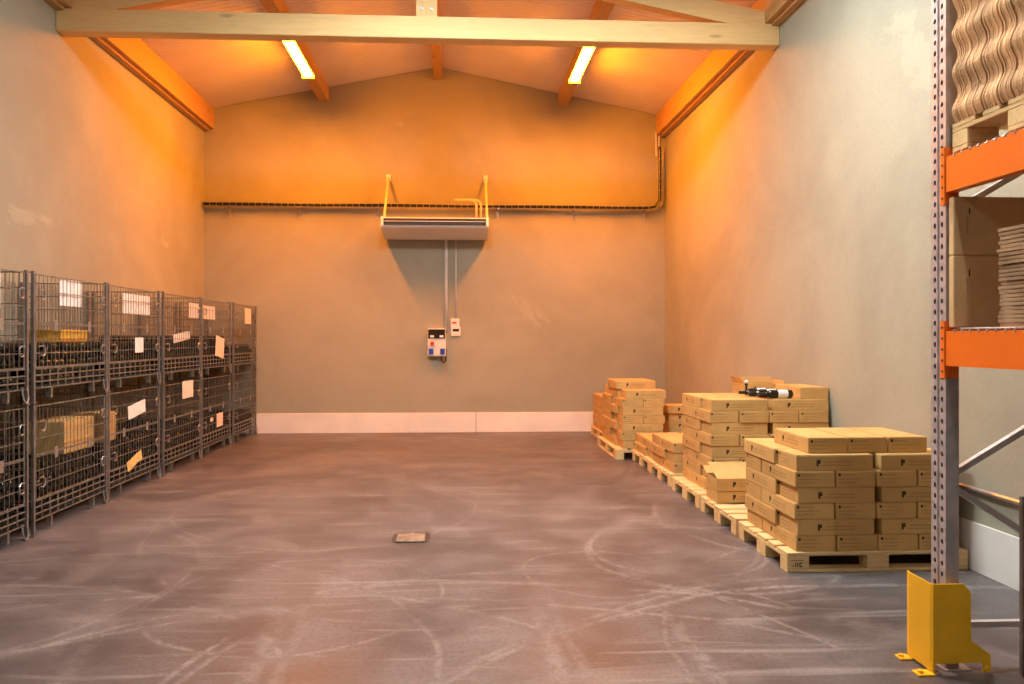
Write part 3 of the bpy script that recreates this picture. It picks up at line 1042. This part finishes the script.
def pallet(x0, y0, label, lx=1.2, ly=0.8, z=0.0, rz=0.0):
    """EUR pallet; the 1.2 m side runs along x unless lx < ly"""
    t = thing('wooden_pallet', label, 'pallet', (x0, y0, z), 'wooden pallets', rz)
    turn = lx < ly
    A, B = (ly, lx) if turn else (lx, ly)      # A = long measure, B = short measure

    def put(nm, ca, cb, sa, sb, z_, h_, ax):
        if turn:
            ob(nm, pmesh(nm, sb, sa, h_, 'Y' if ax == 'X' else 'X'), t, (cb, ca, z_))
        else:
            ob(nm, pmesh(nm, sa, sb, h_, ax), t, (ca, cb, z_))
    for cb, sb in ((0.05, 0.1), (B / 2, 0.145), (B - 0.05, 0.1)):
        put('bottom_board', A / 2, cb, A, sb, 0, 0.020, 'X')
        for ca in (0.0725, A / 2, A - 0.0725):
            put('block', ca, cb, 0.145, sb, 0.020, 0.068, 'X')
    for ca in (0.0725, A / 2, A - 0.0725):
        put('stringer_board', ca, B / 2, 0.145, B, 0.088, 0.020, 'Y')
    for cb, sb in ((0.0725, 0.145), (0.2375, 0.1), (B / 2, 0.145), (B - 0.2375, 0.1), (B - 0.0725, 0.145)):
        put('top_board', A / 2, cb, A, sb, 0.108, 0.022, 'X')
    return t


PT = 0.1305
# A: the big near stack
pA = pallet(2.10, 4.484, 'wooden pallet under the carton stack nearest the rack')
mb = MB()
for bx0 in (0.052, 0.066):
    mb.box(bx0, bx0 + 0.006, -0.0012, 0.0, 0.038, 0.066)
mb.prism([(0.080, 0.038), (0.100, 0.038), (0.100, 0.044), (0.087, 0.044), (0.087, 0.060), (0.100, 0.060), (0.100, 0.066), (0.080, 0.066)], -0.0012, 0.0)
mb.box(0.024, 0.044, -0.0012, 0.0, 0.042, 0.046)
mb.box(0.024, 0.110, -0.0012, 0.0, 0.0775, 0.0805)
mb.obj('burnt_stamp', M['black'], pA)
gA = 'cartons of the stack nearest the rack'
pinwheel(2.16, 4.495, PT, 6, 'stack nearest the rack', gA)
for j in range(3):
    carton(2.275 + CWD / 2 + j * (CWD + 0.004), 4.56 + CL / 2 + jt(0.008), PT + 6 * CHH + 0.0006, 'Y',
           f'brown carton {["leftmost", "in the middle", "rightmost"][j]} of three on top of the stack nearest the rack', gA)

# B: pallet with two cartons, upper one open
pallet(2.105, 5.345, 'wooden pallet with two cartons and bare boards in front')
gB = 'cartons on the half-empty pallet'
carton(2.14 + CL / 2, 5.84 + CWD / 2, PT, 'X', 'closed brown carton under the open carton on the half-empty pallet', gB)


def open_carton(cx, cy, z, label, flaps, group, L=CL, W=CWD, H=CHH):
    """carton without lid, walls 4 mm, with flaps given as (side, angle, length); angle 0 = flat closed, 180 = folded right out"""
    t = thing('open_carton', label, 'carton', (cx, cy, z), group)
    w = 0.004
    mb = MB()
    mb.box(-L / 2, L / 2, -W / 2, W / 2, 0, w, 0)
    for y in (-W / 2, W / 2 - w):
        mb.box(-L / 2, L / 2, y, y + w, w, H - 0.004, 0)
    for x in (-L / 2, L / 2 - w):
        mb.box(x, x + w, -W / 2 + w, W / 2 - w, w, H - 0.004, 0)
    me = mb.mesh('body', [M['card'], M['card_long'], M['card_short']])
    uvl = me.uv_layers.new(name='UVMap')
    for p in me.polygons:
        n = p.normal
        c = p.center
        if abs(n.y) > 0.9 and abs(c.y) > W / 2 - 0.001 and p.area > 0.02:
            p.material_index = 1
        if abs(n.x) > 0.9 and abs(c.x) > L / 2 - 0.001 and p.area > 0.01:
            p.material_index = 2
        for li in p.loop_indices:
            q = me.vertices[me.loops[li].vertex_index].co
            if abs(n.y) > 0.5:
                uvl.data[li].uv = (0.5 - math.copysign(1, n.y) * q.x / L, q.z / H)
            elif abs(n.x) > 0.5:
                uvl.data[li].uv = (0.5 + math.copysign(1, n.x) * q.y / W, q.z / H)
    ob('body', me, t)
    for side, ang, ln in flaps:
        mb = MB()
        half = (L if side in 'FB' else W) / 2 - 0.003
        # built as if hinged along local x at the origin, lying towards +y
        mb.cbox(-half, half, 0.0, ln, -0.0015, 0.0015, 0.0008)
        o = mb.obj('flap', M['card'], t)
        rz = {'F': 0.0, 'B': PI, 'L': -PI / 2, 'R': PI / 2}[side]
        pos = {'F': (0, -W / 2 + 0.002, H - 0.002), 'B': (0, W / 2 - 0.002, H - 0.002), 'L': (-L / 2 + 0.002, 0, H - 0.002), 'R': (L / 2 - 0.002, 0, H - 0.002)}[side]
        o.location = pos
        o.rotation_euler = (math.radians(ang), 0, rz)
        o.rotation_mode = 'XYZ'
    return t


open_carton(2.14 + CL / 2, 5.84 + CWD / 2, PT + CHH, 'open brown carton with its lid raised on the half-empty pallet',
            [('B', 150, 0.10), ('F', 24, 0.25)], gB)

# C: tall stack with bottles on top
pallet(2.11, 6.205, 'wooden pallet under the tall stack with bottles on top')
gC = 'cartons of the tall stack with bottles'
pinwheel(2.222, 6.235, PT, 8, 'tall stack topped with bottles', gC, ins=0.016, back=0.0)
ZC = PT + 8 * CHH + 0.001
carton(3.06 + CWD / 2, 6.28 + CL / 2, ZC, 'Y', 'closed brown carton lying on top of the tall stack beside the bottles', gC, plain=True)
open_carton(2.96, 6.95, ZC, 'open brown carton with upright flaps behind the bottles',
            [('B', 100, 0.055), ('L', 118, 0.075), ('R', 100, 0.03)], gC, L=0.40)


def loose_bottle(loc, rot, label, lab_mat=True):
    t = thing('wine_bottle', label, 'bottle', loc, 'loose bottles on the cartons')
    t.rotation_euler = rot
    MB().lathe([(r, -h_) for r, h_ in bp[:10]] + [(0.0, -0.285)], 'X', 20).obj('glass', M['glass'], t, smooth=True)
    MB().lathe([(0.0150, -0.238), (0.0150, -0.284), (0.0172, -0.286), (0.0172, -0.302), (0.0, -0.302)], 'X', 16).obj('capsule', M['capsule'], t, smooth=True)
    if lab_mat:
        MB().lathe([(BR + 0.0006, -0.045), (BR + 0.0006, -0.135)], 'X', 20).obj('paper_label', M['paper'], t, smooth=True)
    return t


loose_bottle((3.01, 6.335, ZC + BR + 0.001), (0.4, 0, -0.05), 'dark wine bottle with white label lying in front on the tall carton stack')
loose_bottle((2.95, 6.445, ZC + BR + 0.001), (1.9, 0, 0.06), 'dark wine bottle lying between two others on the tall carton stack')
loose_bottle((2.91, 6.58, ZC + BR + 0.001), (2.5, 0, 0.10), 'dark wine bottle lying farthest back on the tall carton stack')
t = thing('bottle_stopper', 'small dark stopper with white tip standing behind the lying bottles', 'stopper', (2.74, 6.70, ZC))
MB().lathe([(0, 0), (0.016, 0), (0.010, 0.02), (0.010, 0.09), (0.016, 0.10), (0.016, 0.115), (0, 0.115)], 'Z', 10).obj('stem', M['capsule'], t, smooth=True)
MB().lathe([(0, 0.115), (0.018, 0.115), (0.018, 0.140), (0, 0.145)], 'Z', 10).obj('tip', M['paper'], t, smooth=True)

# D2 and D1: low stacks
pallet(2.13, 7.125, 'wooden pallet under the low three-layer carton stack')
gD = 'cartons of the low stacks'
pinwheel(2.17, 7.16, PT, 3, 'low three-layer stack', gD)
pallet(2.14, 7.945, 'wooden pallet under the low two-layer carton stack')
pinwheel(2.18, 7.952, PT, 2, 'low two-layer stack', gD, 'long')

# E: narrow tall stack (pallet turned lengthwise)
pallet(1.94, 8.755, 'wooden pallet lengthwise under the tall stack near the back corner', 0.8, 1.2)
gE = 'cartons of the tall stack near the back corner'
for k in range(7):
    z = PT + CHH * k + 0.0003
    lay = ORD[k]
    sh = jt(0.008) + (0.03 if k == 6 else 0)
    if k % 2 == 0:
        for j in range(4):
            carton(2.03 + CL / 2 + sh - (0.04 if j else 0), 8.785 + CWD / 2 + j * (CWD + 0.004), z, 'X',
                   f'brown carton {["first", "second", "third", "last"][j]} from the front, {lay} layer, tall back corner stack', gE)
    else:
        for j in range(2):
            for i in range(2):
                carton(2.02 + CWD / 2 + i * (CWD + 0.003) + sh - (0.03 if j else 0), 8.785 + CL / 2 + j * (CL + 0.04), z, 'Y',
                       f'brown carton {["front", "rear"][j]} {["left", "right"][i]}, {lay} layer, tall back corner stack', gE)
carton(2.0 + CL / 2, 9.03 + CWD / 2, PT + CHH * 7 + 0.001, 'X', 'topmost brown carton set back on the tall back corner stack', gE)
carton(2.0 + CL / 2, 9.03 + CWD + 0.01 + CWD / 2, PT + CHH * 7 + 0.001, 'X', 'brown carton behind the topmost one on the tall back corner stack', gE)

# H: cartons between that stack and the right wall
pallet(2.76, 8.80, 'short wooden pallet between the tall back stack and right wall', 0.56, 0.62)
for k in range(5):
    carton(2.67 + CL / 2 + (0.0 if k != 4 else -0.02), 9.0 + CWD / 2 - (0.03 if k == 4 else 0), PT + CHH * k + 0.0005, 'X',
           f'brown carton, {ORD[k]} of five piled between tall back stack and right wall', 'cartons by the right wall')

# F: stack nearest the back wall
pallet(2.08, 10.0, 'wooden pallet lengthwise under the carton stack nearest the back wall', 0.8, 1.2)
for k in range(5):
    z = PT + CHH * k + 0.0003
    for j in range(4 if k % 2 else 2):
        if k % 2:
            carton(2.10 + CL / 2 + jt(0.008), 10.03 + CWD / 2 + j * (CWD + 0.004), z, 'X',
                   f'brown carton {["first", "second", "third", "last"][j]} from the front, {ORD[k]} layer, stack by back wall', 'cartons of the stack by the back wall')
        else:
            for i in range(2):
                carton(2.095 + CWD / 2 + i * (CWD + 0.004), 10.03 + CL / 2 + j * (CL + 0.03), z, 'Y',
                       f'brown carton {["front", "rear"][j]} {["left", "right"][i]}, {ORD[k]} layer, stack by back wall', 'cartons of the stack by the back wall')

# ------------------------------------------------------------------ pallet rack, right foreground
RX, RY0, RY1 = 2.208, 3.143, 3.243
RH = 4.3
RD = 1.04
rack = thing('pallet_rack', 'steel pallet rack with orange beams at the right edge', 'rack', (RX, RY0, 0))


def post_mesh(flip=False):
    """perforated omega upright, perforated face at x = 0 looking towards -x"""
    mb = MB()
    D, W = 0.10, 0.062
    n = int(RH / 0.05)

    def holes(ya, yb):
        yc, zh = (ya + yb) / 2, 0.05
        for i in range(n):
            z0 = i * zh
            zc = z0 + zh / 2
            outer = [(0, yc, z0), (0, yb, z0), (0, yb, zc), (0, yb, z0 + zh), (0, yc, z0 + zh), (0, ya, z0 + zh), (0, ya, zc), (0, ya, z0)]
            inner = []
            for q in range(8):
                a = -PI / 2 + q * PI / 4
                inner.append((0, yc + 0.0092 * math.cos(a), zc + 0.0125 * math.sin(a)))
            back = [(0.004, p[1], p[2]) for p in inner]
            fs = [(q, (q + 1) % 8, 8 + (q + 1) % 8, 8 + q) for q in range(8)]
            fs += [(8 + q, 8 + (q + 1) % 8, 16 + (q + 1) % 8, 16 + q) for q in range(8)]
            mb.add(outer + inner + back, fs)
    H = n * 0.05

    def strip(p, q):
        mb.add([(p[0], p[1], 0), (q[0], q[1], 0), (q[0], q[1], H), (p[0], p[1], H)], [(0, 1, 2, 3)])
    strip((0, 0), (0, 0.014))
    holes(0.014, 0.038)
    strip((0, 0.038), (0, 0.042))
    strip((0, 0.042), (0.010, 0.046))
    strip((0.010, 0.046), (0.010, 0.054))
    strip((0.010, 0.054), (0, 0.058))
    strip((0, 0.058), (0, 0.062))
    holes(0.062, 0.086)
    strip((0, 0.086), (0, 0.10))
    strip((0, 0), (W, 0))
    strip((0, 0.10), (W, 0.10))
    strip((W, 0), (W, 0.02))
    strip((W, 0.10), (W, 0.08))
    # inner skin keeps the holes dark
    strip((0.055, 0.012), (0.055, 0.088))
    me = bpy.data.meshes.new('upright')
    me.from_pydata(mb.v, [], mb.f)
    me.materials.append(M['galv_dark'])
    bm = bmesh.new()
    bm.from_mesh(me)
    bmesh.ops.remove_doubles(bm, verts=bm.verts, dist=1e-5)
    bmesh.ops.recalc_face_normals(bm, faces=bm.faces)
    bm.to_mesh(me)
    bm.free()
    return me


pm = post_mesh()
BAY = 2.75
for fy in (0.0, -BAY - 0.1):
    ob('upright', pm, rack, (0, fy, 0))
    u2 = ob('upright', pm, rack, (RD, fy + 0.10, 0), (0, 0, PI))
    for x in (0.0, RD - 0.11):
        MB().cbox(x - 0.02, x + 0.11, fy - 0.02, fy + 0.12, 0, 0.006, 0.001).obj('foot_plate', M['galv_dark'], rack)
    # bracing
    xf, xr, yc = 0.05, RD - 0.05, fy + 0.05

    def brace(p, q, m=M['brace_steel']):
        MB().tube((p[0], yc, p[1]), (q[0], yc, q[1]), 0.019, 4).obj('brace', m, rack)
    brace((xf, 0.185), (xr, 0.185))
    brace((xf, 0.83), (xr, 0.24))
    brace((xf, 0.87), (xr, 1.42))
    brace((xf, 2.03), (xr, 1.47))
    brace((xf, 2.08), (xr, 2.62))
    brace((xf, 3.25), (xr, 2.67))
    brace((xf, 3.3), (xr, 3.3))

for z0, z1, nm in ((1.38, 1.537, 0), (2.166, 2.326, 1)):
    for xx, s in ((0.0, 1), (RD, -1)):
        xa = xx - s * 0.004
        mb = MB()
        # C-beam with lips
        poly = [(xa, z0), (xa + s * 0.052, z0), (xa + s * 0.052, z0 + 0.03), (xa + s * 0.046, z0 + 0.03), (xa + s * 0.046, z0 + 0.006), (xa + s * 0.006, z0 + 0.012),
                (xa + s * 0.006, z1 - 0.012), (xa + s * 0.046, z1 - 0.006), (xa + s * 0.046, z1 - 0.03), (xa + s * 0.052, z1 - 0.03), (xa + s * 0.052, z1), (xa, z1)]
        mb.prism(poly, -BAY + 0.004, -0.004)
        b_ = mb.obj('beam', M['rack_orange'], rack)
        zc = (z0 + z1) / 2
        for yy, dy in ((0.0, 1), (-BAY, -1)):
            mb = MB()
            ya, yb = sorted((yy - dy * 0.004, yy + dy * 0.026))
            mb.box(min(xa - s * 0.004, xa), max(xa - s * 0.004, xa), ya, yb, zc - 0.135, zc + 0.125)
            ya, yb = sorted((yy - dy * 0.005, yy - dy * 0.001))
            mb.box(min(xa - s * 0.004, xa + s * 0.06), max(xa - s * 0.004, xa + s * 0.06), ya, yb, zc - 0.135, zc + 0.125)
            c_ = mb.obj('end_connector', M['rack_orange'], b_)
            if xx == 0.0 and yy == 0.0:
                for i in range(5):
                    MB().lathe([(0, 0), (0.006, 0), (0.006, -0.0015), (0, -0.0015)], 'X', 8, org=(xa - 0.004, 0.012, zc - 0.105 + 0.05 * i)).obj('tab_slot', M['black'], b_)
    # wire deck
    mb = MB()
    zt = z1 + 0.005
    y_ = -BAY + 0.04
    while y_ < -0.02:
        mb.path([(-0.006, y_, zt - 0.012), (-0.004, y_, zt), (RD + 0.004, y_, zt), (RD + 0.006, y_, zt - 0.012)], 0.0042, 5)
        y_ += 0.05
    for i in range(7):
        xq = 0.03 + (RD - 0.06) * i / 6
        mb.tube((xq, -BAY + 0.02, zt + 0.006), (xq, -0.02, zt + 0.006), 0.004, 5)
    mb.obj('wire_deck', M['galv'], rack)

# yellow post guard
t = thing('post_guard', 'yellow steel post guard bolted around the rack foot', 'post guard', (2.112, 3.09, 0))


def plate(poly, th, z0, z1, nm='plate'):
    """thin folded plate following an open polyline in plan"""
    mb = MB()
    left, right = [], []
    for k, p in enumerate(poly):
        a = Vector(poly[max(k - 1, 0)])
        b = Vector(poly[min(k + 1, len(poly) - 1)])
        d = (b - a).normalized()
        nrm = Vector((-d.y, d.x)) * th / 2
        left.append((p[0] + nrm.x, p[1] + nrm.y))
        right.append((p[0] - nrm.x, p[1] - nrm.y))
    mb.prism(left + right[::-1], z0, z1, 'XY')
    return mb


plate([(0.016, 0.205), (0.003, 0.170), (0.002, 0.02), (0.008, 0.006)], 0.006, 0.015, 0.405).obj('side_plate', M['guard'], t)
front = MB()
front.prism([(0.004, 0.05), (0.235, 0.05), (0.235, 0.008), (0.270, 0.008), (0.270, 0.085), (0.180, 0.150), (0.178, 0.365), (0.145, 0.405), (0.004, 0.405)], 0.004, 0.010, 'XZ')
front.obj('front_plate', M['guard'], t)
MB().box(0.0, 0.012, 0.0035, 0.0115, 0.0, 0.06).obj('corner_foot', M['guard'], t)
for (a, b, c, d) in ((-0.052, 0.006, 0.150, 0.200), (-0.072, 0.006, -0.012, 0.042)):
    f_ = MB().cbox(a, b, c, d, 0.0, 0.010, 0.002).obj('foot_tab', M['guard'], t)
    MB().lathe([(0, 0.010), (0.013, 0.010), (0.013, 0.020), (0, 0.020)], 'Z', 6, org=((a * 0.7 + b * 0.3), (c + d) / 2, 0)).obj('bolt', M['guard'], f_)
MB().lathe([(0, 0), (0.012, 0), (0.012, -0.01), (0, -0.01)], 'Y', 8, org=(0.252, 0.004, 0.025)).obj('bolt', M['guard'], t)

# load on the upper rack level
pallet(RX + 0.02, 2.33, 'wooden pallet on the upper orange rack level', 1.0, 0.8, 2.326 + 0.016)
zP = 2.342 + PT
t = thing('fibre_tray_stack', 'block of brown moulded fibre trays on the upper rack pallet', 'tray stack', (RX - 0.006, 2.33, zP))
mb = MB()
yy = 0.01
k = 0
while yy < 0.78:
    th = random.uniform(0.0065, 0.0095)
    off = random.uniform(-0.003, 0.003)
    L_, R2 = [], []
    nz = 52
    for i in range(nz + 1):
        z = 0.96 * i / nz
        L_.append((0.024 - 0.014 * math.sin(2 * PI * (z / 0.172) - 0.3) * 1.0 + off, z))
        R2.append((0.93 + 0.024 * math.sin(2 * PI * (z / 0.172)) + off, z))
    mb.prism(L_ + R2[::-1], yy, yy + th * 0.8)
    yy += th
    k += 1
o = mb.obj('tray_sheets', M['fibre'], t)
o['kind'] = 'stuff'

# load on the lower rack level


def big_carton(loc, sx, sy, sz, label, seam=True):
    t = thing('flat_carton', label, 'carton', loc, 'flat cartons on the rack')
    mb = MB()
    mb.cbox(0, sx, 0, sy, 0, sz - 0.004, 0.004)
    me = mb.mesh('body', M['card_big'])
    uvl = me.uv_layers.new(name='UVMap')
    for p in me.polygons:
        for li in p.loop_indices:
            q = me.vertices[me.loops[li].vertex_index].co
            if p.normal.y < -0.8:
                uvl.data[li].uv = (q.x / 0.21, q.z / sz)
            else:
                uvl.data[li].uv = (-5, -5)
    ob('body', me, t)
    MB().cbox(0.003, sx - 0.003, 0.004, sy - 0.004, sz - 0.004, sz, 0.001).obj('folded_edge', M['card'], t)
    return t


zD = 1.537 + 0.016
big_carton((RX + 0.006, 3.098, zD), 0.235, 0.036, 0.325, 'lower of two flat cartons standing against the rack upright')
big_carton((RX + 0.006, 3.098, zD + 0.326), 0.60, 0.036, 0.262, 'upper of two flat cartons standing against the rack upright')
t = thing('cardboard_sheets', 'pile of flat brown cardboard sheets at the right edge of the lower rack level', 'cardboard', (RX + 0.02, 2.0, zD))
for k in range(24):
    a, b = random.uniform(0, 0.012), random.uniform(0, 0.012)
    MB().box(a, 0.85 + a, b, 0.85 + b, 0.017 * k, 0.017 * k + 0.0135).obj('sheet', M['sheet'], t)

# wire cage standing under the rack at the right edge
t = thing('wire_cage', 'wire cage standing under the rack at the right edge', 'cage', (RX + 0.300, 1.85, 0))
w2 = 1.215
for lx, ly in ((0, 0), (0, w2), (0.72, 0), (0.72, w2)):
    MB().box(lx - 0.009, lx + 0.009, ly - 0.009, ly + 0.009, 0, 0.80).obj('leg', M['cage_steel'], t)
mb = MB()
for i in range(7):
    z = 0.12 + 0.67 * i / 6
    mb.tube((0, 0, z), (0, w2, z), 0.004, 4)
    mb.tube((0.72, 0, z), (0.72, w2, z), 0.004, 4)
    mb.tube((0, w2, z), (0.72, w2, z), 0.004, 4)
    mb.tube((0, 0, z), (0.72, 0, z), 0.004, 4)
for i in range(1, 24):
    y_ = w2 * i / 24
    mb.tube((0, y_, 0.10), (0, y_, 0.79), 0.003, 4)
    mb.tube((0, y_, 0.12), (0.72, y_, 0.12), 0.003, 4)
for i in range(1, 8):
    mb.tube((0.72 * i / 8, w2, 0.10), (0.72 * i / 8, w2, 0.79), 0.003, 4)
mb.obj('mesh_panel', M['wire'], t)

# rail along the right wall seen under the brace
mb = MB()
mb.tube((0, 0, 0), (0, 2.3, 0), 0.016, 8)
for y_ in (0.3, 1.15, 2.0):
    mb.box(-0.006, 0.0255, y_ - 0.012, y_ + 0.012, -0.008, 0.008)
tag(mb.obj('wall_pipe', M['galv'], smooth=False, loc=(XR - 0.026, 3.0, 0.53)), 'thin bright metal pipe running low along the right wall', 'pipe')

# things inside the cages
t = thing('cardboard_box', 'brown cardboard box on the bottles in the lower cage second from left edge', 'carton', (-3.62, 6.14, 0.532))
MB().cbox(0, 0.33, 0, 0.48, 0, 0.27, 0.005).obj('body', M['card'], t)
MB().cbox(0.003, 0.165, 0.003, 0.477, 0.27, 0.274, 0.001).obj('top_flap', M['card'], t)
MB().cbox(0.170, 0.327, 0.003, 0.477, 0.27, 0.274, 0.001).obj('top_flap', M['card'], t)
t = thing('cardboard_box', 'brown cardboard box at the near end of the lower cage third from left edge', 'carton', (-3.62, 6.80, 0.532))
MB().cbox(0, 0.33, 0, 0.24, 0, 0.27, 0.005).obj('body', M['card'], t)
MB().cbox(0.003, 0.327, 0.003, 0.118, 0.27, 0.274, 0.001).obj('top_flap', M['card'], t)
MB().cbox(0.003, 0.327, 0.122, 0.237, 0.27, 0.274, 0.001).obj('top_flap', M['card'], t)
t = thing('plastic_crate', 'small yellow crate on the bottles in the upper cage second from left edge', 'crate', (-3.60, 6.14, 1.475))
mb = MB()
mb.box(0, 0.28, 0, 0.42, 0, 0.008)
mb.box(0, 0.008, 0, 0.42, 0.008, 0.10)
mb.box(0.272, 0.28, 0, 0.42, 0.008, 0.10)
mb.box(0.008, 0.272, 0, 0.008, 0.008, 0.10)
mb.box(0.008, 0.272, 0.412, 0.42, 0.008, 0.10)
mb.obj('body', M['crate_yellow'], t)
mb = MB()
mb.box(-0.008, 0.288, -0.008, 0.0, 0.085, 0.10)
mb.box(-0.008, 0.288, 0.42, 0.428, 0.085, 0.10)
mb.box(-0.008, 0.0, 0.0, 0.42, 0.085, 0.10)
mb.box(0.28, 0.288, 0.0, 0.42, 0.085, 0.10)
mb.obj('rim', M['crate_yellow'], t)
